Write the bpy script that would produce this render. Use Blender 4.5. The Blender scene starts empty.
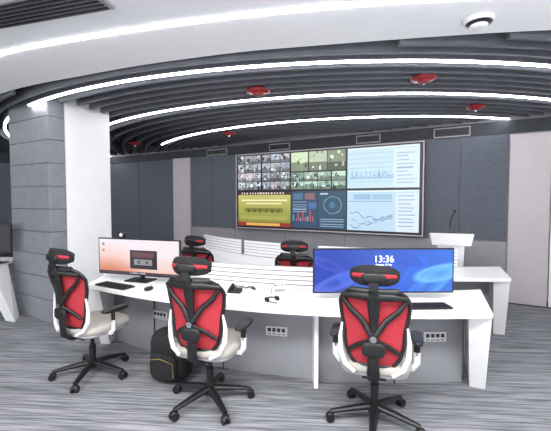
import bpy, math, random
import numpy as np
from mathutils import Vector, Matrix
random.seed(3); rng=np.random.RandomState(5)
sc=bpy.context.scene
try: sc.view_settings.view_transform='Standard'
except Exception: pass

def lin(c):
    out=[]
    for v in c[:3]:
        v=v/255.0
        out.append(v/12.92 if v<=0.04045 else ((v+0.055)/1.055)**2.4)
    return (out[0],out[1],out[2],1.0)

def mat(name,rgb,rough=0.5,metal=0.0,emit=0.0,noise=0.0,nscale=20.0,bump=0.0,coat=0.0):
    m=bpy.data.materials.new(name); m.use_nodes=True
    nt=m.node_tree; b=nt.nodes['Principled BSDF']
    c=lin(rgb)
    b.inputs['Base Color'].default_value=c
    b.inputs['Roughness'].default_value=rough
    b.inputs['Metallic'].default_value=metal
    if coat: b.inputs['Coat Weight'].default_value=coat
    if emit>0:
        b.inputs['Emission Color'].default_value=c
        b.inputs['Emission Strength'].default_value=emit
    if noise>0 or bump>0:
        tc=nt.nodes.new('ShaderNodeTexCoord')
        n=nt.nodes.new('ShaderNodeTexNoise'); n.inputs['Scale'].default_value=nscale; n.inputs['Detail'].default_value=4
        nt.links.new(tc.outputs['Object'],n.inputs['Vector'])
        r=nt.nodes.new('ShaderNodeValToRGB')
        r.color_ramp.elements[0].position=0.3; r.color_ramp.elements[1].position=0.7
        r.color_ramp.elements[0].color=tuple(max(0,x*(1-noise)) for x in c[:3])+(1,)
        r.color_ramp.elements[1].color=tuple(min(1,x*(1+noise)) for x in c[:3])+(1,)
        nt.links.new(n.outputs['Fac'],r.inputs['Fac'])
        nt.links.new(r.outputs['Color'],b.inputs['Base Color'])
        if bump>0:
            bp=nt.nodes.new('ShaderNodeBump'); bp.inputs['Strength'].default_value=bump; bp.inputs['Distance'].default_value=0.01
            nt.links.new(n.outputs['Fac'],bp.inputs['Height']); nt.links.new(bp.outputs['Normal'],b.inputs['Normal'])
    return m

class MB:
    def __init__(s): s.v=[]; s.f=[]; s.m=[]; s.s=[]; s.M=Matrix.Identity(4); s.mats=[]
    def mi(s,m):
        if m not in s.mats: s.mats.append(m)
        return s.mats.index(m)
    def add(s,vs,fs,m,smooth=False):
        o=len(s.v); s.v+= [s.M@Vector(p) for p in vs]
        k=s.mi(m)
        for f in fs: s.f.append([o+i for i in f]); s.m.append(k); s.s.append(smooth)
    def box(s,c,sz,m,rz=0,rx=0,ry=0):
        R=Matrix.Rotation(rz,3,'Z')@Matrix.Rotation(ry,3,'Y')@Matrix.Rotation(rx,3,'X')
        vs=[]
        for x in(-.5,.5):
            for y in(-.5,.5):
                for z in(-.5,.5): vs.append(Vector(c)+R@Vector((x*sz[0],y*sz[1],z*sz[2])))
        s.add(vs,[(0,1,3,2),(4,6,7,5),(0,4,5,1),(2,3,7,6),(0,2,6,4),(1,5,7,3)],m)
    def hexa(s,b,t,m):
        s.add(list(b)+list(t),[(3,2,1,0),(4,5,6,7),(0,1,5,4),(1,2,6,5),(2,3,7,6),(3,0,4,7)],m)
    def tube(s,path,a,b,m,n=12,up=(0,0,1),smooth=True):
        path=[Vector(p) for p in path]; N=len(path)
        if not hasattr(a,'__len__'): a=[a]*N
        if b is None: b=a
        if not hasattr(b,'__len__'): b=[b]*N
        up=Vector(up); vs=[]; fs=[]
        for i in range(N):
            t=(path[min(i+1,N-1)]-path[max(i-1,0)]).normalized()
            sd=t.cross(up)
            if sd.length<1e-4: sd=t.cross(Vector((0.3,1,0.1)))
            sd.normalize(); n2=sd.cross(t)
            for k in range(n):
                an=2*math.pi*k/n
                vs.append(path[i]+sd*(a[i]*math.cos(an))+n2*(b[i]*math.sin(an)))
        for i in range(N-1):
            for k in range(n):
                fs.append((i*n+k,i*n+(k+1)%n,(i+1)*n+(k+1)%n,(i+1)*n+k))
        s.add(vs,fs,m,smooth)
        s.add(vs[:n],[tuple(range(n-1,-1,-1))],m); s.add(vs[-n:],[tuple(range(n))],m)
    def cyl(s,p0,p1,r0,m,r1=None,n=20):
        d=Vector(p1)-Vector(p0); up=(0,1,0) if abs(d.z)>abs(d.y) else (0,0,1)
        s.tube([p0,p1],[r0,r0 if r1 is None else r1],None,m,n,up)
    def sup(s,c,r,e1,e2,m,nu=28,nv=14,rz=0):
        def pw(x,e): return math.copysign(abs(x)**e,x)
        R=Matrix.Rotation(rz,3,'Z'); vs=[];fs=[]
        for j in range(nv+1):
            ph=-math.pi/2+math.pi*j/nv
            for i in range(nu):
                th=2*math.pi*i/nu
                x=pw(math.cos(ph),e1)*pw(math.cos(th),e2); y=pw(math.cos(ph),e1)*pw(math.sin(th),e2); z=pw(math.sin(ph),e1)
                vs.append(Vector(c)+R@Vector((x*r[0],y*r[1],z*r[2])))
        for j in range(nv):
            for i in range(nu):
                fs.append((j*nu+i,j*nu+(i+1)%nu,(j+1)*nu+(i+1)%nu,(j+1)*nu+i))
        s.add(vs,fs,m,True)
    def ribbon(s,pts,w,z0,z1,m):
        pts=[Vector((p[0],p[1])) for p in pts]; N=len(pts); vs=[];fs=[]
        for i in range(N):
            t=(pts[min(i+1,N-1)]-pts[max(i-1,0)]).normalized(); nn=Vector((-t.y,t.x))*w/2
            a=pts[i]+nn; b=pts[i]-nn
            vs+=[(a.x,a.y,z0),(b.x,b.y,z0),(b.x,b.y,z1),(a.x,a.y,z1)]
        for i in range(N-1):
            for k in range(4): fs.append((i*4+k,i*4+(k+1)%4,i*4+4+(k+1)%4,i*4+4+k))
        fs.append((3,2,1,0)); e=(N-1)*4; fs.append((e,e+1,e+2,e+3))
        s.add(vs,fs,m)
    def strip(s,A,B,z0,z1,m):
        N=len(A); vs=[];fs=[]
        for a,b in zip(A,B): vs+=[(a[0],a[1],z0),(b[0],b[1],z0),(b[0],b[1],z1),(a[0],a[1],z1)]
        for i in range(N-1):
            for k in range(4): fs.append((i*4+k,i*4+(k+1)%4,i*4+4+(k+1)%4,i*4+4+k))
        fs.append((3,2,1,0)); e=(N-1)*4; fs.append((e,e+1,e+2,e+3))
        s.add(vs,fs,m)
    def grid(s,fn,nu,nv,m,smooth=True):
        vs=[fn(i/nu,j/nv) for j in range(nv+1) for i in range(nu+1)]
        fs=[(j*(nu+1)+i,j*(nu+1)+i+1,(j+1)*(nu+1)+i+1,(j+1)*(nu+1)+i) for j in range(nv) for i in range(nu)]
        s.add(vs,fs,m,smooth)
    def build(s,name,bevel=0,loc=None,rz=0,recalc=True):
        me=bpy.data.meshes.new(name); me.from_pydata([tuple(v) for v in s.v],[],s.f)
        for m in s.mats: me.materials.append(m)
        me.polygons.foreach_set('material_index',s.m); me.polygons.foreach_set('use_smooth',s.s)
        me.update()
        if recalc:
            import bmesh
            bm=bmesh.new(); bm.from_mesh(me); bmesh.ops.recalc_face_normals(bm,faces=bm.faces); bm.to_mesh(me); bm.free()
        o=bpy.data.objects.new(name,me); sc.collection.objects.link(o)
        if loc: o.location=loc
        o.rotation_euler=(0,0,rz)
        if bevel:
            b=o.modifiers.new('bev','BEVEL'); b.width=bevel; b.segments=2; b.limit_method='ANGLE'
        return o

# ---------------- materials
M_white=mat('white_laminate',(244,244,245),0.35,noise=0.015,nscale=4)
M_plast=mat('white_plastic',(222,222,224),0.35)
M_ceilw=mat('white_plaster',(250,250,251),0.8,noise=0.01,nscale=3)
M_ceilg=mat('grey_plaster',(240,241,243),0.8,noise=0.015,nscale=3)
M_slab=mat('dark_slab',(44,46,51),0.9,noise=0.1,nscale=3)
M_baf=mat('baffle_grey',(102,104,112),0.6,noise=0.08,nscale=6)
M_led=mat('led_white',(250,251,255),0.5,emit=26)
M_fab=mat('wall_fabric',(96,101,111),0.95,noise=0.2,nscale=45,bump=0.3)
M_dark=mat('dark_band',(60,62,68),0.8,noise=0.1,nscale=10)
M_taupe=mat('taupe_panel',(198,190,193),0.55,noise=0.03,nscale=4)
M_taupe2=mat('grey_panel',(156,153,158),0.55,noise=0.04,nscale=4)
M_seam=mat('seam_dark',(60,60,64),0.8)
M_tile=mat('pillar_tile',(134,136,143),0.5,noise=0.09,nscale=10)
M_black=mat('black_plastic',(20,20,22),0.4)
M_blackf=mat('black_fabric',(24,24,27),0.85,noise=0.3,nscale=120,bump=0.2)
M_cream=mat('seat_cream',(172,167,160),0.85,noise=0.06,nscale=80,bump=0.15)
M_chrome=mat('chrome',(180,182,186),0.25,metal=1)
M_deskg=mat('desk_panel_grey',(142,143,148),0.5,noise=0.03,nscale=5)
M_sens=mat('alarm_red',(150,30,38),0.35)
M_yel=mat('trim_yellow',(140,122,52),0.6)
M_paper=mat('paper_white',(240,240,238),0.9)

M_red=mat('red_mesh',(205,38,52),0.75)
nt=M_red.node_tree; b=nt.nodes['Principled BSDF']
tc=nt.nodes.new('ShaderNodeTexCoord'); vo=nt.nodes.new('ShaderNodeTexVoronoi'); vo.inputs['Scale'].default_value=160
nt.links.new(tc.outputs['Object'],vo.inputs['Vector'])
r=nt.nodes.new('ShaderNodeValToRGB'); r.color_ramp.elements[0].color=lin((192,52,64)); r.color_ramp.elements[1].color=lin((146,32,42)); r.color_ramp.elements[1].position=.8
nt.links.new(vo.outputs['Distance'],r.inputs['Fac']); nt.links.new(r.outputs['Color'],b.inputs['Base Color'])

# carpet
M_carp=bpy.data.materials.new('carpet_striped'); M_carp.use_nodes=True
nt=M_carp.node_tree; b=nt.nodes['Principled BSDF']; b.inputs['Roughness'].default_value=0.95
tc=nt.nodes.new('ShaderNodeTexCoord')
def nz(sx,sy,rot,scale,detail=2):
    mp=nt.nodes.new('ShaderNodeMapping'); mp.inputs['Scale'].default_value=(sx,sy,1)
    rt=nt.nodes.new('ShaderNodeMapping'); rt.inputs['Rotation'].default_value=(0,0,rot)
    nt.links.new(tc.outputs['Object'],rt.inputs['Vector']); nt.links.new(rt.outputs['Vector'],mp.inputs['Vector'])
    n=nt.nodes.new('ShaderNodeTexNoise'); n.inputs['Scale'].default_value=scale; n.inputs['Detail'].default_value=detail
    nt.links.new(mp.outputs['Vector'],n.inputs['Vector']); return n
ra=math.radians(4)
n1=nz(.4,12,ra,1.6); n2=nz(1.5,40,ra,1.5,2)
r1=nt.nodes.new('ShaderNodeValToRGB'); e=r1.color_ramp.elements
e[0].position=.36; e[0].color=lin((98,99,105)); e[1].position=.64; e[1].color=lin((144,145,150))
e2=e.new(.5); e2.color=lin((120,121,127))
nt.links.new(n1.outputs['Fac'],r1.inputs['Fac'])
r2=nt.nodes.new('ShaderNodeValToRGB'); e=r2.color_ramp.elements
e[0].position=.43; e[0].color=lin((78,80,86)); e[1].position=.57; e[1].color=lin((160,161,166))
nt.links.new(n2.outputs['Fac'],r2.inputs['Fac'])
mx=nt.nodes.new('ShaderNodeMixRGB'); mx.inputs[0].default_value=.5
nt.links.new(r1.outputs['Color'],mx.inputs[1]); nt.links.new(r2.outputs['Color'],mx.inputs[2]); nt.links.new(mx.outputs[0],b.inputs['Base Color'])
bp=nt.nodes.new('ShaderNodeBump'); bp.inputs['Strength'].default_value=.3; bp.inputs['Distance'].default_value=.005
nt.links.new(n2.outputs['Fac'],bp.inputs['Height']); nt.links.new(bp.outputs['Normal'],b.inputs['Normal'])

# screen mat
M_scr=bpy.data.materials.new('screen_picture'); M_scr.use_nodes=True
nt=M_scr.node_tree; b=nt.nodes['Principled BSDF']; b.inputs['Base Color'].default_value=(0.01,0.01,0.01,1); b.inputs['Roughness'].default_value=.35
at=nt.nodes.new('ShaderNodeAttribute'); at.attribute_name='Col'
nt.links.new(at.outputs['Color'],b.inputs['Emission Color']); b.inputs['Emission Strength'].default_value=1.1

def screen(name,img,W,H,Mx,parent=None):
    h,w,_=img.shape
    xs=np.linspace(-W/2,W/2,w+1); zs=np.linspace(H/2,-H/2,h+1)
    vs=[(x,0,z) for z in zs for x in xs]
    fs=[((j+1)*(w+1)+i,(j+1)*(w+1)+i+1,j*(w+1)+i+1,j*(w+1)+i) for j in range(h) for i in range(w)]
    me=bpy.data.meshes.new(name); me.from_pydata(vs,[],fs); me.materials.append(M_scr)
    c=img.astype(float)/255.; c=np.clip(c,0,1)
    c=np.where(c<=0.04045,c/12.92,((c+0.055)/1.055)**2.4)
    col=np.ones((h*w,4)); col[:,:3]=c.reshape(-1,3); col=np.repeat(col,4,axis=0).ravel()
    a=me.attributes.new('Col','FLOAT_COLOR','CORNER'); a.data.foreach_set('color',col.astype(np.float32))
    o=bpy.data.objects.new(name,me); sc.collection.objects.link(o)
    if parent is not None: o.parent=parent
    o.matrix_local=Mx
    return o

# ---------------- room frame
ang=math.radians(-29.9)
u=Vector((math.cos(ang),math.sin(ang),0)); v=Vector((-math.sin(ang),math.cos(ang),0))
P0=Vector((-.857,8.2,0))
WM=Matrix.Translation(P0)@Matrix.Rotation(ang,4,'Z')
SL,SR=-6.2,6.15
def local(x,y):
    d=Vector((x,y,0))-P0; return d.dot(u),d.dot(v)

fl=MB(); fl.add([(-14,-4,0),(10,-4,0),(10,16,0),(-14,16,0)],[(0,1,2,3)],M_carp); fl.build('floor')

w=MB(); w.M=WM
w.box(((SL+SR)/2,.1,1.6),(SR-SL+.4,.2,3.2),M_taupe2)
w.box(((SL+SR)/2,-.012,2.75),(SR-SL,.02,.2),M_dark)
def clad(s0,s1,z0,z1,m,t=.03): w.box(((s0+s1)/2,-t/2,(z0+z1)/2),(s1-s0,t,z1-z0),m)
clad(SL,-4.6,.1,2.64,M_fab); clad(-4.58,-3.3,.1,2.64,M_fab); clad(-3.28,-1.99,.1,2.64,M_fab)
clad(-1.97,-1.4,.02,2.66,M_taupe,.06)
clad(-1.38,-.72,.98,2.64,M_fab); clad(-.71,-.02,.98,2.64,M_fab)
clad(-.02,3.96,.98,2.64,M_fab,.02)
clad(3.97,4.5,.98,2.64,M_fab); clad(4.51,5.17,.98,2.64,M_fab)
for a in np.arange(-1.38,5.1,1.31): clad(a,min(a+1.3,5.17),.1,.96,M_taupe2,.03)
clad(5.19,5.70,.02,2.62,M_taupe,.05)
clad(5.24,5.65,.10,2.54,M_taupe,.056)
clad(5.72,SR,.02,2.62,M_white,.05)
for z in (.6,1.1,1.6,2.1): clad(5.75,SR-.03,z,z+.015,M_seam,.054)
clad(SL,SR,0,.09,M_seam,.035)
w.build('wall_back')
def vent(s0,wd,z0,h):
    m=MB(); m.M=WM
    m.box((s0,-.03,z0+h/2),(wd,.02,h),M_taupe2)
    m.box((s0,-.041,z0+h/2),(wd-.04,.004,h-.04),M_seam)
    for i in range(5):
        m.box((s0,-.048,z0+.03+i*(h-.06)/4),(wd-.05,.012,.006),M_black)
    for i in range(9):
        m.box((s0-wd/2+.04+i*(wd-.08)/8,-.046,z0+h/2),(.006,.01,h-.04),M_black)
    m.build('air_vent')
vent(4.37,.55,2.66,.16); vent(2.98,.45,2.67,.15); vent(-.58,.6,2.67,.14); vent(1.1,.5,2.67,.14)

w=MB(); w.M=WM; w.box((SL-.1,-7,1.6),(.2,14.2,3.2),M_dark)
for i in range(8): w.box((SL+.012,-1-i*1.5,1.4),(.024,1.45,2.4),M_fab)
w.build('wall_left')
w=MB(); w.M=WM; w.box((SR+.1,-5,1.6),(.2,10.2,3.2),M_ceilg); w.build('wall_right')

# pillar
PM=Matrix.Translation(Vector((-2.92,4.65,0)))@Matrix.Rotation(ang,4,'Z')
p=MB(); p.M=PM
p.box((-.49,.43,1.57),(.96,.84,3.13),M_seam)
zz=0.0
for h in [.30]*11:
    h2=min(h,3.12-zz)
    if h2<=0: break
    p.box((-.49,.0,zz+h2/2),(.98,.02,h2-.006),M_tile)
    p.box((-.99,.43,zz+h2/2),(.02,.86,h2-.006),M_tile)
    p.box((.0,.1,zz+h2/2),(.02,.2,h2-.006),M_tile)
    zz+=h
p.box((.003,.54,1.56),(.03,.66,3.12),M_white)
p.build('pillar',0.004)
def in_pillar(x,y):
    d=Vector((x+2.92,y-4.65,0)); a=d.dot(u); b_=d.dot(v); return -1.03<a<.05 and -.04<b_<.9

# ---------------- ceiling
def spl(pts,n=12):
    pts=[Vector(p) for p in pts]; out=[]
    P=[2*pts[0]-pts[1]]+pts+[2*pts[-1]-pts[-2]]
    for i in range(1,len(P)-2):
        for k in range(n):
            t=k/n; a,b_,c,d=P[i-1],P[i],P[i+1],P[i+2]
            out.append(.5*((2*b_)+(c-a)*t+(2*a-5*b_+4*c-d)*t*t+(3*b_-a-3*c+d)*t**3))
    out.append(pts[-1]); return out
Bp=spl([(-7.5,9.0),(-5.4,6.1),(-3.42,4.46),(-1.8,3.68),(-.69,3.28),(.21,3.06),(2.13,2.76),(3.6,2.8),(5.6,3.1)])
Ap=spl([(-7.9,7.6),(-5.4,5.1),(-3.5,3.85),(-2.43,3.22),(-1.39,2.86),(-.54,2.63),(.165,2.48),(.99,2.36),(2.4,2.25),(5.6,2.3)])
def resamp(P,n):
    d=[0]
    for a,b_ in zip(P[:-1],P[1:]): d.append(d[-1]+(b_-a).length)
    t=np.linspace(0,d[-1],n); return list(zip(np.interp(t,d,[p[0] for p in P]),np.interp(t,d,[p[1] for p in P])))
A=resamp(Ap,90); B=resamp(Bp,90)
m=MB(); m.strip(A,B,2.9,3.2,M_ceilw); soff=m.build('ceiling_soffit')
m=MB(); m.strip([(x,-4.0) for x in np.linspace(-13,8,90)],[(x,y+.001) for x,y in A],2.9,3.2,M_ceilg)
cfront=m.build('ceiling_front')
m=MB(); m.add([(-14,-4,3.21),(10,-4,3.21),(10,16,3.21),(-14,16,3.21),(-14,-4,3.3),(10,-4,3.3),(10,16,3.3),(-14,16,3.3)],[(0,1,2,3),(4,5,6,7),(0,1,5,4),(2,3,7,6),(0,3,7,4),(1,2,6,5)],M_slab); m.build('ceiling')
Bx=np.array([p[0] for p in B]); By=np.array([p[1] for p in B])
def ok(x,y,marg=.04):
    s_,d_=local(x,y)
    return d_<-.03 and SL+.05<s_<SR-.03 and not in_pillar(x,y) and y>np.interp(x,Bx,By)+marg
defs=[(7.27,1.2,10.54),(6.35,1.6,10.6),(5.5,2.2,10.9)]
def circ(R):
    Rs=[d[0] for d in defs][::-1]
    return np.interp(R,Rs,[d[1] for d in defs][::-1]),np.interp(R,Rs,[d[2] for d in defs][::-1])
def runs(R,ymax=99):
    cx,cy=circ(R); out=[];cur=[]
    for a in np.linspace(math.radians(150),math.radians(390),240):
        x=cx+R*math.cos(a); y=cy+R*math.sin(a)
        if ok(x,y) and y<ymax: cur.append((x,y))
        else:
            if len(cur)>3: out.append(cur)
            cur=[]
    if len(cur)>3: out.append(cur)
    return out
m=MB()
Rr=[7.27+.15*i for i in range(1,29)]+[7.27]+[7.27-.92*i/6 for i in range(1,7)]+[6.35-.85*i/6 for i in range(1,7)]+[5.5-.15*i for i in range(1,9)]
for R in Rr:
    for c in runs(R): m.ribbon(c,.04,2.872,2.98,M_baf)
for i in range(9):
    s_=-5+i*1.3
    a=P0+u*s_-v*.1; L=9.5
    pts=[a-v*(L*k/60) for k in range(61)]
    pts=[(q.x,q.y) for q in pts if ok(q.x,q.y)]
    if len(pts)>3: m.ribbon(pts,.03,2.98,3.2,M_baf)
m.build('ceiling_baffle_slats')
for R,ym in ((7.27,99),(6.35,99),(5.5,8.2)):
    m=MB()
    for c in runs(R,ym): m.ribbon(c,.034,2.858,2.871,M_led)
    m.build('led_strip_light')
m=MB(); A2=[(x,y-.012) for x,y in A]; m.ribbon(A2,.034,2.892,2.905,M_led); o=m.build('led_strip'); o.parent=soff
m=MB(); m.box((0,0,0),(1.3,.26,.018),M_taupe2)
for i in range(6): m.box((0,-.1+i*.04,-.012),(1.24,.018,.012),M_black)
o=m.build('air_diffuser',0,(-1.72,2.48,2.888),math.radians(-16)); o.parent=cfront

for x,y,r_ in ((-.2,4.2,.14),(1.53,3.77,.13),(2.7,4.9,.12),(-3.1,8.0,.14),(-.86,6.8,.14)):
    m=MB(); m.cyl((0,0,.05),(0,0,.35),.012,M_black)
    m.sup((0,0,.03),(r_,r_,.035),1,1,M_sens); m.cyl((0,0,-.02),(0,0,.02),r_*.45,M_sens,r_*.6); m.cyl((0,0,.045),(0,0,.075),r_*.6,M_sens)
    m.cyl((0,0,-.045),(0,0,-.02),.02,M_chrome)
    m.build('ceiling_fire_alarm',0,(x,y,2.85))
m=MB(); m.cyl((0,0,-.03),(0,0,0),.095,M_plast,.1); m.cyl((0,0,-.045),(0,0,-.03),.06,M_black,.085); m.sup((0,0,-.045),(.06,.06,.03),1,1,M_plast)
m.build('smoke_detector',0,(1.44,2.6,2.9))

# ---------------- video wall
W_,H_=288,112
img=np.zeros((H_,W_,3)); img[:]=(20,24,30)
def rect(im,x0,y0,x1,y1,c):
    h,w_,_=im.shape; im[int(y0*h):max(int(y0*h)+1,int(y1*h)),int(x0*w_):max(int(x0*w_)+1,int(x1*w_))]=c
def cctv(x0,y0,x1,y1,nx,ny,tint):
    for i in range(nx):
        for j in range(ny):
            a=x0+(x1-x0)*i/nx; b_=x0+(x1-x0)*(i+1)/nx-.004; c=y0+(y1-y0)*j/ny; d=y0+(y1-y0)*(j+1)/ny-.01
            base=rng.uniform(130,215); t=np.array(tint)*rng.uniform(.96,1.04,3)
            rect(img,a,c,b_,d,np.clip(base*t,0,255))
            rect(img,a,c+(d-c)*rng.uniform(.5,.7),b_,d,np.clip(base*.62*t,0,255))
            for k in range(9):
                xx=rng.uniform(a,b_-.012); yy=rng.uniform(c,d-.04)
                rect(img,xx,yy,xx+rng.uniform(.004,.016),yy+rng.uniform(.01,.05),np.clip(rng.uniform(25,255)*t,0,255))
cctv(0.005,.01,.155,.5,3,4,(.97,1,1.03)); cctv(.16,.01,.33,.5,3,4,(.97,1,1.03))
cctv(.336,.01,.62,.26,3,1,(.97,1.03,.9)); cctv(.336,.27,.62,.5,4,2,(.9,1.05,.98))
x0,x1,y0,y1=int(.005*W_),int(.33*W_),int(.51*H_),int(.99*H_)
g=np.linspace(0,1,y1-y0)[:,None,None]; img[y0:y1,x0:x1]=np.array((206,200,120))*(1-g)+np.array((128,134,52))*g
rect(img,.005,.51,.33,.56,(70,40,44))
for k in range(16): rect(img,.03+k*.017,.525,.038+k*.017,.548,(235,225,210))
rect(img,.03,.62,.31,.635,(244,242,200)); rect(img,.06,.665,.28,.68,(240,236,186)); rect(img,.05,.74,.29,.79,(122,122,56)); rect(img,.02,.84,.31,.9,(168,166,88))
for k in range(6): rect(img,.07+k*.037,.75,.082+k*.037,.80,(88,90,44))
rect(img,.005,.93,.33,.99,(150,50,44)); rect(img,.06,.945,.27,.975,(220,180,90))
yy,xx=np.mgrid[0:H_,0:W_]
rect(img,.336,.51,.475,.99,(44,70,100)); rect(img,.479,.51,.62,.99,(36,72,98))
for k in range(9): rect(img,.345+k*.013,.9-.03-.12*rng.rand(),.352+k*.013,.9,(180,84,90) if k%3 else (100,160,210))
rect(img,.345,.54,.40,.62,(80,112,146)); rect(img,.41,.54,.465,.62,(130,100,106)); rect(img,.43,.66,.47,.74,(70,106,160))
for j in range(5): rect(img,.345,.65+j*.03,.42,.66+j*.03,(150,170,196))
X=xx/W_*2.46; Y=yy/H_
d=np.hypot(X-.55*2.46,Y-.68); img[(d<.11)&(d>.10)]=(100,150,176); img[(d<.04)]=(60,110,150)
for j in range(4): rect(img,.49,.86+j*.03,.61,.87+j*.03,(150,180,205))
rect(img,.49,.54,.53,.56,(200,210,220))
rect(img,.626,.01,.99,.49,(196,222,234)); rect(img,.626,.51,.99,.99,(186,214,234))
rect(img,.626,.01,.99,.035,(225,238,244)); rect(img,.626,.51,.99,.53,(225,238,244))
rect(img,.87,.05,.99,.49,(212,230,240)); rect(img,.88,.55,.99,.99,(214,229,241))
for k in range(44):
    xk=.64+k*.0052; hgt=.02+.09*abs(math.sin(k*.7))*rng.rand(); rect(img,xk,.38-hgt,xk+.0036,.38,(130,172,210))
for j in range(7): rect(img,.63,.08+j*.055,.86,.084+j*.055,(170,204,220))
for j in range(9): rect(img,.885,.09+j*.042,.885+.05+.05*rng.rand(),.1+j*.042,(140,172,200))
rect(img,.66,.56,.75,.62,(150,184,216)); rect(img,.76,.56,.86,.62,(158,192,220))
for k in range(3):
    for q in np.linspace(.64,.86,70):
        y0=.78+.05*k-.06*math.sin(q*14+k)+.02*math.sin(q*90+k*2); rect(img,q,y0,q+.005,y0+.01,[(110,150,200),(140,180,206),(130,145,190)][k])
for j in range(9): rect(img,.89,.58+j*.042,.89+.04+.05*rng.rand(),.588+j*.042,(120,150,196))
rect(img,.63,.64,.86,.65,(130,160,196))
img[:, int(.332*W_):int(.335*W_)]=(12,12,14); img[:, int(.622*W_):int(.625*W_)]=(12,12,14); img[int(.5*H_),:]=(14,14,16)
# column widths as on the real wall
src=np.interp(np.linspace(0,1,W_),[0,.35,.66,1],[0,.333,.623,1]); img=img[:,np.clip((src*W_).astype(int),0,W_-1)]
SH=1.56; SW=3.85; zc=1.81
m=MB(); m.box((0,.02,0),(SW+.06,.1,SH+.06),M_black)
for sx in(-1,1): m.box((sx*(SW/2+.022),-.035,0),(.02,.03,SH+.065),M_taupe)
for sz in(-1,1): m.box((0,-.035,sz*(SH/2+.022)),(SW+.065,.03,.02),M_taupe)
vw=m.build('video_wall_display'); vw.matrix_world=Matrix.Translation(P0+u*(SW/2+.09)-v*.11+Vector((0,0,zc)))@Matrix.Rotation(ang,4,'Z')
screen('screen_picture',img*1.0,SW,SH,Matrix.Translation((0,-.034,0)),vw)

# ---------------- desks
def arc(x,R,C): return (x,C[1]-math.sqrt(R*R-(x-C[0])**2))
C1=(1.2,8.25)
n=40
d=MB()
F=[arc(x,5.55,C1) for x in np.linspace(-1.95,1.67,n)]; Bk=[arc(x,4.85,C1) for x in np.linspace(-2.05,2.0,n)]
d.strip(F,Bk,.712,.75,M_white)
d.strip([arc(x,5.14,C1) for x in np.linspace(-1.88,1.66,n)],[arc(x,5.10,C1) for x in np.linspace(-1.88,1.66,n)],.0,.712,M_deskg)
d.strip([arc(x,5.0,C1) for x in np.linspace(-1.9,1.75,n)],[arc(x,4.88,C1) for x in np.linspace(-1.9,1.75,n)],.0,.712,M_deskg)
for x in (-1.28,-.5,.35,1.05):
    a=arc(x,5.16 if x!=.35 else 5.3,C1); b_=arc(x,5.08,C1)
    d.ribbon([b_,a],.006 if x!=.35 else .035,.0,.711,M_seam if x!=.35 else M_white)
d.strip([arc(x,5.30,C1) for x in np.linspace(-1.88,1.6,n)],[arc(x,5.14,C1) for x in np.linspace(-1.88,1.62,n)],.66,.711,M_white)
def leg(fx,fy,bx,by,th,sl=.3):
    D=Vector((bx-fx,by-fy,0)); D.normalize(); N_=Vector((D.y,-D.x,0))*th
    f=Vector((fx,fy,0)); g=Vector((bx,by,0))
    lo=f+D*sl; hi=f
    b0=[lo-N_,lo,g,g-N_*1.0]
    t0=[hi-N_*1.35,hi,g,g-N_*1.35]
    d.hexa([tuple(p_) for p_ in b0],[(p_.x,p_.y,.713) for p_ in t0],M_white)
leg(1.67,2.73,2.0,3.46,.12)
leg(-1.83,3.68,-1.93,4.6,.10)
xs=np.linspace(-1.2,.6,30)
d.strip([arc(x,4.875,C1) for x in xs],[arc(x,4.865,C1) for x in xs],.75,.97,M_taupe2)
for i in range(5):
    z0=.756+i*.044
    d.strip([arc(x,4.895,C1) for x in xs],[arc(x,4.845,C1) for x in xs],z0,z0+.030,M_white)
for x in (-1.2,.6):
    d.ribbon([arc(x,4.90,C1),arc(x,4.84,C1)],.03,.75,.975,M_white)
for x in (.01,1.40,-1.2):
    a=arc(x,5.145,C1); rz=math.atan2(x-C1[0],-(a[1]-C1[1]))
    Mx=Matrix.Translation((a[0],a[1],.42))@Matrix.Rotation(rz,4,'Z')
    d.M=Mx; d.box((0,0,0),(.2,.02,.085),M_plast)
    for k in range(4): d.box((-.066+k*.044,-.011,.012),(.032,.006,.034),M_seam); d.box((-.066+k*.044,-.011,-.026),(.032,.006,.012),M_deskg)
    d.M=Matrix.Identity(4)
d.build('control_room_desk',0.003)

C2=(2.4,9.0)
d=MB(); n=30
d.strip([arc(x,5.05,C2) for x in np.linspace(-1.6,2.62,n)],[arc(x,4.35,C2) for x in np.linspace(-1.4,2.95,n)],.712,.75,M_white)
d.strip([arc(x,4.68,C2) for x in np.linspace(-1.45,2.6,n)],[arc(x,4.64,C2) for x in np.linspace(-1.45,2.6,n)],0,.712,M_deskg)
leg(2.62,3.97,2.95,4.66,.12)
leg(-1.45,5.85,-1.3,6.55,.1)
for x0,x1 in ((-1.35,-.55),(-.5,.3),(.6,2.35)):
    xs=np.linspace(x0,x1,14)
    d.strip([arc(x,4.375,C2) for x in xs],[arc(x,4.365,C2) for x in xs],.75,.98,M_taupe2)
    for i in range(5):
        z0=.758+i*.046
        d.strip([arc(x,4.395,C2) for x in xs],[arc(x,4.345,C2) for x in xs],z0,z0+.036,M_white)
d.build('control_room_desk',0.003)

# left desk
d=MB()
d.hexa([(-5.8,4.6,.712),(-3.66,4.6,.712),(-3.88,5.45,.712),(-5.9,5.4,.712)],[(-5.8,4.6,.75),(-3.66,4.6,.75),(-3.88,5.45,.75),(-5.9,5.4,.75)],M_white)
d.hexa([(-3.62,4.75,0),(-3.46,4.70,0),(-3.56,4.93,0),(-3.72,4.98,0)],[(-3.84,4.62,.713),(-3.67,4.61,.713),(-3.75,5.0,.713),(-3.92,5.02,.713)],M_white)
d.box((-4.9,5.2,.36),(1.7,.04,.7),M_deskg)
d.build('side_desk',0.003)

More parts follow.
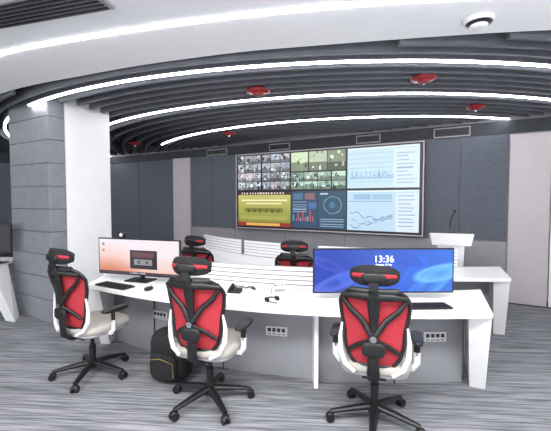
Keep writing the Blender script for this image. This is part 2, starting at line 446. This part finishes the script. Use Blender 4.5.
# ---------------- monitors
def monitor(x,y,zc_,rz,W,H,img_,tilt=0,base=.75,bez=None):
    m=MB(); bez=bez or M_black
    m.box((0,.012,0),(W+.024,.024,H+.024),bez)
    m.sup((0,.035,0),(W*.33,.03,H*.33),.5,.5,M_black)
    zb=base-zc_
    m.tube([(0,.05,-.02),(0,.07,-.1),(0,.075,zb+.02)],.03,.015,M_black,12,(0,1,0))
    m.box((0,.04,zb+.008),(.28,.18,.014),M_black)
    o=m.build('ultrawide_monitor',0.002); o.location=(x,y,zc_); o.rotation_euler=(tilt,0,rz)
    screen('screen_picture',img_,W,H,Matrix.Translation((0,-.0015,0)),o)
    return o
h,w_=54,160
yy,xx=np.mgrid[0:h,0:w_]; Yn=yy/h; Xn=xx/w_
top=np.array((236,226,232)); mid=np.array((236,204,194)); bot=np.array((210,128,100))
t=np.clip(Yn*1.2-.15-.3*Xn+.15*np.sin(Xn*6+.5),0,1)[...,None]
im=np.where(t<.5,top*(1-t*2)+mid*t*2,mid*(2-2*t)+bot*(2*t-1))
rect(im,.40,.30,.74,.84,(34,30,38)); rect(im,.43,.36,.70,.5,(100,62,68)); rect(im,.45,.56,.68,.74,(140,140,148)); rect(im,.5,.6,.53,.7,(70,70,80)); rect(im,.6,.6,.63,.7,(70,70,80))
rect(im,.04,.12,.07,.2,(110,130,180)); rect(im,.04,.3,.07,.38,(190,130,90)); rect(im,0,.93,1,1,(70,50,60))
for k in range(10): rect(im,.4+k*.02,.945,.41+k*.02,.985,(220,220,230))
monitor(-1.465,3.80,1.01,math.radians(-17),1.0,.37,im,bez=M_black)
h,w_=66,200
yy,xx=np.mgrid[0:h,0:w_]; X=xx/w_*3.2; Y=yy/h
im=np.zeros((h,w_,3)); im[:]=(24,62,176)
im+= (np.array((20,50,50))*(np.clip(X/3.2,0,1))[...,None])
def petal(cx,cy,rx,ry,rot,c):
    global im
    c_,s_=math.cos(rot),math.sin(rot); a=(X-cx)*c_+(Y-cy)*s_; b_=-(X-cx)*s_+(Y-cy)*c_
    dd=np.sqrt((a/rx)**2+(b_/ry)**2); f=np.clip((1-dd)*4,0,1)*np.clip(dd*1.1+.05,0,1)
    im=im*(1-f[...,None])+np.array(c)*f[...,None]
for k,(cx,cy,rx,ry,ro,c) in enumerate([(2.6,.9,.95,.28,-.7,(80,164,245)),(2.2,.8,.8,.25,-1.1,(40,112,235)),(2.9,.55,.7,.22,-.2,(120,196,252)),(1.7,.85,.8,.25,.6,(36,96,225)),(1.1,.8,.7,.22,.3,(50,110,228)),(2.0,.2,.6,.16,.3,(28,84,210)),(.55,.75,.75,.2,-.4,(90,112,226)),(.3,.35,.5,.14,.4,(60,84,200))]): petal(cx,cy,rx,ry,ro,c)
rm=monitor(.935,3.08,1.01,math.radians(1),1.2,.365,im)
def text(s_,x,z,size):
    cu=bpy.data.curves.new('clock_text','FONT'); cu.body=s_; cu.size=size; cu.align_x='CENTER'; cu.extrude=.0003
    M_t=bpy.data.materials.get('text_white') or mat('text_white',(245,248,255),emit=1)
    cu.materials.append(M_t)
    o=bpy.data.objects.new('clock_text',cu); sc.collection.objects.link(o); o.parent=rm; o.location=(x,-.003,z); o.rotation_euler=(math.pi/2,0,0)
text('13:36',0,.075,.08); text('Monday 12 May',0,.045,.022)
m=MB(); m.sup((0,0,.03),(.035,.022,.03),.8,.8,M_black); m.cyl((0,-.02,.03),(0,-.028,.03),.018,M_plast); m.box((0,.0,-.0),(.05,.03,.012),M_black); m.build('webcam',0,(-1.66,3.88,1.214),math.radians(-17))
# far-left monitor
m=MB(); m.box((0,0,.36),(.5,.03,.36),M_black); m.box((0,-.017,.36),(.46,.004,.32),M_seam); m.box((0,.04,.12),(.05,.03,.24),M_black); m.box((0,.03,.008),(.22,.16,.015),M_black); m.build('desktop_monitor',0.003,(-3.84,4.88,.75),math.radians(-3))
m=MB(); m.sup((0,0,.0),(.035,.045,.06),.7,.7,M_black); m.cyl((0,0,-.06),(0,0,-.035),.04,M_black); m.build('desk_speaker',0,(-3.72,4.7,.811))

# ---------------- small desk items
def keyboard(x,y,rz,W=.42):
    m=MB(); m.box((0,0,.009),(W,.14,.014),M_black)
    for j in range(5):
        for i in range(16): m.box((-W/2+.02+i*(W-.04)/15,-.052+j*.026,.018),(W/16*.72,.019,.007),M_blackf)
    m.build('computer_keyboard',0,(x,y,.751),rz)
def mouse(x,y,rz):
    m=MB(); m.sup((0,0,.018),(.03,.052,.018),.8,.8,M_black); m.box((0,.03,.034),(.006,.02,.004),M_seam); m.build('computer_mouse',0,(x,y,.7515),rz)
keyboard(-1.62,3.58,math.radians(-28)); mouse(-1.22,3.42,math.radians(-20))
keyboard(1.2,2.88,math.radians(3)); mouse(.56,2.95,0)
m=MB(); m.hexa([(-.09,-.1,0),(.09,-.1,0),(.09,.1,0),(-.09,.1,0)],[(-.09,-.1,.02),(.09,-.1,.02),(.09,.1,.07),(-.09,.1,.07)],M_black)
m.tube([(-.06,-.09,.05),(-.06,0,.075),(-.06,.09,.09)],.022,.016,M_blackf); m.box((.035,.06,.062),(.08,.05,.01),M_deskg,rx=.25)
for j in range(4):
    for i in range(3): m.box((.01+i*.026,-.08+j*.028,.03+j*.007),(.018,.018,.01),M_seam)
o=m.build('desk_phone',0.002,(-.38,3.38,.751),math.radians(-10)); o.scale=(.7,.7,.6)
m=MB(); m.tube([(.05*math.cos(a),.05*math.sin(a),.02) for a in np.linspace(0,math.pi,16)],.007,None,M_black,8)
m.sup((-.05,0,.02),(.014,.032,.019),.7,.7,M_blackf); m.sup((.05,0,.02),(.014,.032,.019),.7,.7,M_blackf)
m.tube([(-.05,-.02,.012),(-.03,-.07,.008),(0,-.09,.006)],.004,None,M_black); m.build('headset',0,(-.03,3.06,.75),math.radians(30))
m=MB(); m.box((0,0,.035),(.13,.11,.07),M_paper); m.box((0,0,.071),(.09,.04,.003),M_seam); m.box((0,-.056,.035),(.1,.002,.03),M_deskg); m.sup((0,0,.085),(.035,.018,.022),1,.8,M_paper); m.build('tissue_box',0.004,(.03,3.34,.751),.2)
m=MB(); m.cyl((0,0,0),(0,0,.08),.032,M_paper,.037); m.tube([(.035,0,.06),(.06,0,.055),(.06,0,.03),(.034,0,.02)],.005,None,M_paper,8,(0,1,0)); m.cyl((0,0,.0801),(0,0,.081),.031,M_black); m.build('coffee_mug',0,(-.26,3.2,.751),.5)
m=MB(); m.box((0,0,.005),(.22,.15,.008),M_taupe2)
for sx in(-1,1): m.box((sx*.108,0,.018),(.006,.15,.03),M_plast)
for sy in(-1,1): m.box((0,sy*.073,.018),(.22,.006,.03),M_plast)
m.box((.03,0,.012),(.13,.11,.006),M_paper,rz=.1); m.box((-.06,.0,.028),(.05,.08,.035),M_seam,rz=.3); m.build('paper_tray',0,(-.165,3.37,.7515),.1)
for x,y,r_ in ((-.1,3.2,.3),(-.95,3.42,-.3)):
    m=MB(); m.box((0,0,.002),(.18,.12,.003),M_paper,rz=r_); m.box((.02,.01,.004),(.13,.003,.0006),M_seam,rz=r_); m.box((.02,-.02,.004),(.11,.003,.0006),M_seam,rz=r_); m.build('notepad',0,(x,y,.7505))
m=MB(); m.box((0,0,.005),(.07,.145,.009),M_black); m.build('mobile_phone',0.003,(-.52,3.24,.751),1.2)

# podium
m=MB()
m.hexa([(-.13,-.12,.02),(.13,-.12,.02),(.13,.12,.02),(-.13,.12,.02)],[(-.17,-.15,1.0),(.17,-.15,1.0),(.17,.15,1.0),(-.17,.15,1.0)],M_white)
m.hexa([(-.24,-.2,1.0),(.24,-.2,1.0),(.24,.2,1.0),(-.24,.2,1.0)],[(-.27,-.24,1.17),(.27,-.24,1.17),(.27,.22,1.12),(-.27,.22,1.12)],M_white)
m.box((0,0,.01),(.45,.4,.02),M_white)
m.tube([(.0,.0,1.13),(.0,.0,1.28),(.02,.04,1.38),(.06,.1,1.45)],.009,None,M_black); m.sup((.07,.11,1.46),(.022,.035,.022),1,1,M_black)
m.cyl((0,0,1.12),(0,0,1.16),.035,M_black)
m.build('podium_lectern',0.004,(2.46,5.05,0),math.radians(-20))

# backpack
m=MB()
m.sup((0,0,.23),(.19,.12,.23),.55,.6,M_blackf); m.sup((0,-.1,.16),(.14,.06,.12),.5,.5,M_blackf)
m.sup((0,-.06,.33),(.15,.08,.08),.6,.6,M_blackf)
m.tube([(-.13,-.165,.1),(-.13,-.17,.22),(0,-.175,.25),(.13,-.17,.22),(.13,-.165,.1)],.004,None,M_yel)
m.tube([(-.05,0,.44),(-.03,0,.5),(.03,0,.5),(.05,0,.44)],.01,None,M_black,8,(0,1,0))
for sx in(-1,1): m.tube([(sx*.08,.1,.42),(sx*.11,.17,.3),(sx*.12,.17,.15),(sx*.1,.1,.05)],.025,.008,M_black,8,(0,1,0))
m.build('backpack',0,(-.94,3.2,0),math.radians(-20))

# ---------------- chairs
def chair(x,y,head,brot=0,sc_=1.0):
    m=MB()
    m.cyl((0,0,.07),(0,0,.13),.045,M_black,.04)
    for k in range(5):
        a=brot+k*2*math.pi/5; c,s_=math.cos(a),math.sin(a)
        m.tube([(c*.02,s_*.02,.115),(c*.15,s_*.15,.10),(c*.30,s_*.30,.078),(c*.325,s_*.325,.075)],[.034,.03,.022,.018],[.026,.022,.016,.012],M_black,10)
        m.cyl((c*.31,s_*.31,.03),(c*.31,s_*.31,.08),.008,M_black)
        t_=Vector((-s_,c,0)); q=Vector((c*.325,s_*.325,.03))
        for sg in(-1,1): m.cyl(q+t_*sg*.008,q+t_*sg*.027,.03,M_black,n=16)
        m.sup((c*.322,s_*.322,.045),(.03,.024,.022),.8,.8,M_black,12,6,a)
    m.cyl((0,0,.12),(0,0,.28),.029,M_black); m.cyl((0,0,.28),(0,0,.40),.018,M_black)
    m.box((0,-.02,.405),(.16,.26,.05),M_black)
    m.tube([(.08,.0,.40),(.2,.02,.40),(.25,.02,.395)],.006,None,M_black)
    m.sup((0,.03,.435),(.235,.235,.022),.4,.45,M_taupe2)
    m.sup((0,.03,.475),(.25,.25,.045),.5,.5,M_cream)
    zs=[.50,.56,.64,.74,.84,.93,.99,1.03]; ws=[.12,.165,.19,.195,.215,.225,.205,.15]; ys=[-.205,-.225,-.24,-.245,-.255,-.275,-.295,-.31]
    def bp(uu,z):
        w2=np.interp(z,zs,ws); yb=np.interp(z,zs,ys)
        return (uu*w2, yb+.055*uu*uu*(w2/.2)**2, z)
    m.grid(lambda a,b_: bp(a*2-1,.5+.53*b_),16,22,M_red)
    zz=np.linspace(.5,1.03,18)
    for sg in(-1,1): m.tube([bp(sg,z) for z in zz],.015,.014,M_black,8,(0,1,0))
    m.tube([bp(q,1.03) for q in np.linspace(-1,1,9)],.016,.026,M_black,8)
    m.tube([bp(q,.50) for q in np.linspace(-1,1,9)],.014,.018,M_black,8)
    def off(p,dy=-.022): return (p[0],p[1]+dy,p[2])
    m.tube([(0,-.08,.40),(0,-.2,.405),(0,-.265,.45),(0,-.275,.56),(0,-.278,.70),(0,-.285,.82),(0,-.31,.95),(0,-.335,1.05),(0,-.335,1.12)],[.04,.04,.042,.038,.03,.028,.04,.03,.02],[.02,.02,.018,.016,.014,.014,.014,.012,.01],M_black,12,(0,1,.3))
    for sg in(-1,1):
        m.tube([(sg*.015,-.288,.74),off(bp(sg*.35,.83)),off(bp(sg*.7,.90)),off(bp(sg*.97,.97))],[.02,.02,.018,.014],.01,M_black,8,(0,1,0))
        m.tube([(sg*.015,-.285,.70),off(bp(sg*.5,.66)),off(bp(sg*.95,.60))],[.02,.016,.014],.01,M_black,8,(0,1,0))
        m.tube([(0,-.325,1.0),off(bp(sg*.6,1.0)),off(bp(sg*1.0,.985))],[.028,.024,.018],.012,M_black,8,(0,1,0))
        m.tube([(sg*.12,-.235,.46),(sg*.19,-.21,.50),(sg*.222,-.195,.58),(sg*.226,-.195,.68),(sg*.212,-.205,.78)],[.013,.018,.019,.015,.007],[.016,.021,.020,.015,.007],M_plast,12,(0,1,0))
    m.sup((0,-.292,.645),(.075,.014,.05),.6,.7,M_black)
    m.cyl((0,-.305,.72),(0,-.312,.72),.022,M_chrome)
    hp=[(.15*q,-.325+.07*q*q,1.14-.014*q*q) for q in np.linspace(-1,1,15)]
    hb=[.068*(1-.5*abs(q)**4) for q in np.linspace(-1,1,15)]
    m.tube(hp,[.024*(1-.5*abs(q)**4) for q in np.linspace(-1,1,15)],hb,M_blackf,14)
    hp2=[(.125*q,-.325+.05*q*q,1.142-.010*q*q) for q in np.linspace(-1,1,13)]
    m.tube(hp2,.0275,[.028*(1-.4*abs(q)**3) for q in np.linspace(-1,1,13)],M_red,12)
    m.sup((0,-.35,1.13),(.075,.014,.03),.6,.8,M_black)
    m.box((0,-.346,1.08),(.06,.02,.07),M_black)
    for sg in(-1,1):
        m.tube([(sg*.17,0,.425),(sg*.26,0,.43),(sg*.285,.0,.47),(sg*.285,.0,.55)],.024,.013,M_plast,10,(0,1,0))
        m.tube([(sg*.285,0,.53),(sg*.285,.0,.63)],.022,.013,M_black,10,(0,1,0))
        m.sup((sg*.285,.02,.643),(.04,.13,.017),.5,.6,M_black)
    o=m.build('office_chair',0,(x,y,0),-math.radians(head)); o.scale=(sc_,)*3
    return o
chair(-1.70,3.28,27,.2,1.01); chair(-.525,2.82,17,.5,1.015); chair(.725,2.57,18,.95,1.0)
chair(-.92,4.72,20,.3,.98); chair(.26,4.2,12,.1,.98)

# ---------------- lights
def area(name,loc,sx,sy,e,rot=(0,0,0)):
    l=bpy.data.lights.new(name,'AREA'); l.shape='RECTANGLE'; l.size=sx; l.size_y=sy; l.energy=e; l.color=(1,.995,.99)
    o=bpy.data.objects.new(name,l); sc.collection.objects.link(o); o.location=loc; o.rotation_euler=rot; return o
for x in(-1.8,0,1.8):  # fill panels with area lamps, added out of view to brighten the room
    m=MB(); m.box((0,0,.0),(1.24,.64,.02),M_plast); o=m.build('added_fill_panel',0,(x,.6,2.888))
    l=area('added_fill_lamp',(0,0,-.015),1.2,.6,100); l.parent=o
wd=bpy.data.worlds.new('World'); sc.world=wd; wd.use_nodes=True
wd.node_tree.nodes['Background'].inputs[0].default_value=(.98,.99,1,1); wd.node_tree.nodes['Background'].inputs[1].default_value=3.5

cam=bpy.data.cameras.new('camera'); cam.sensor_width=36; cam.lens=359/551*36; cam.clip_start=.05
co=bpy.data.objects.new('camera',cam); sc.collection.objects.link(co); co.location=(0,0,1.62); co.rotation_euler=(math.radians(90-2.47),0,0)
sc.camera=co
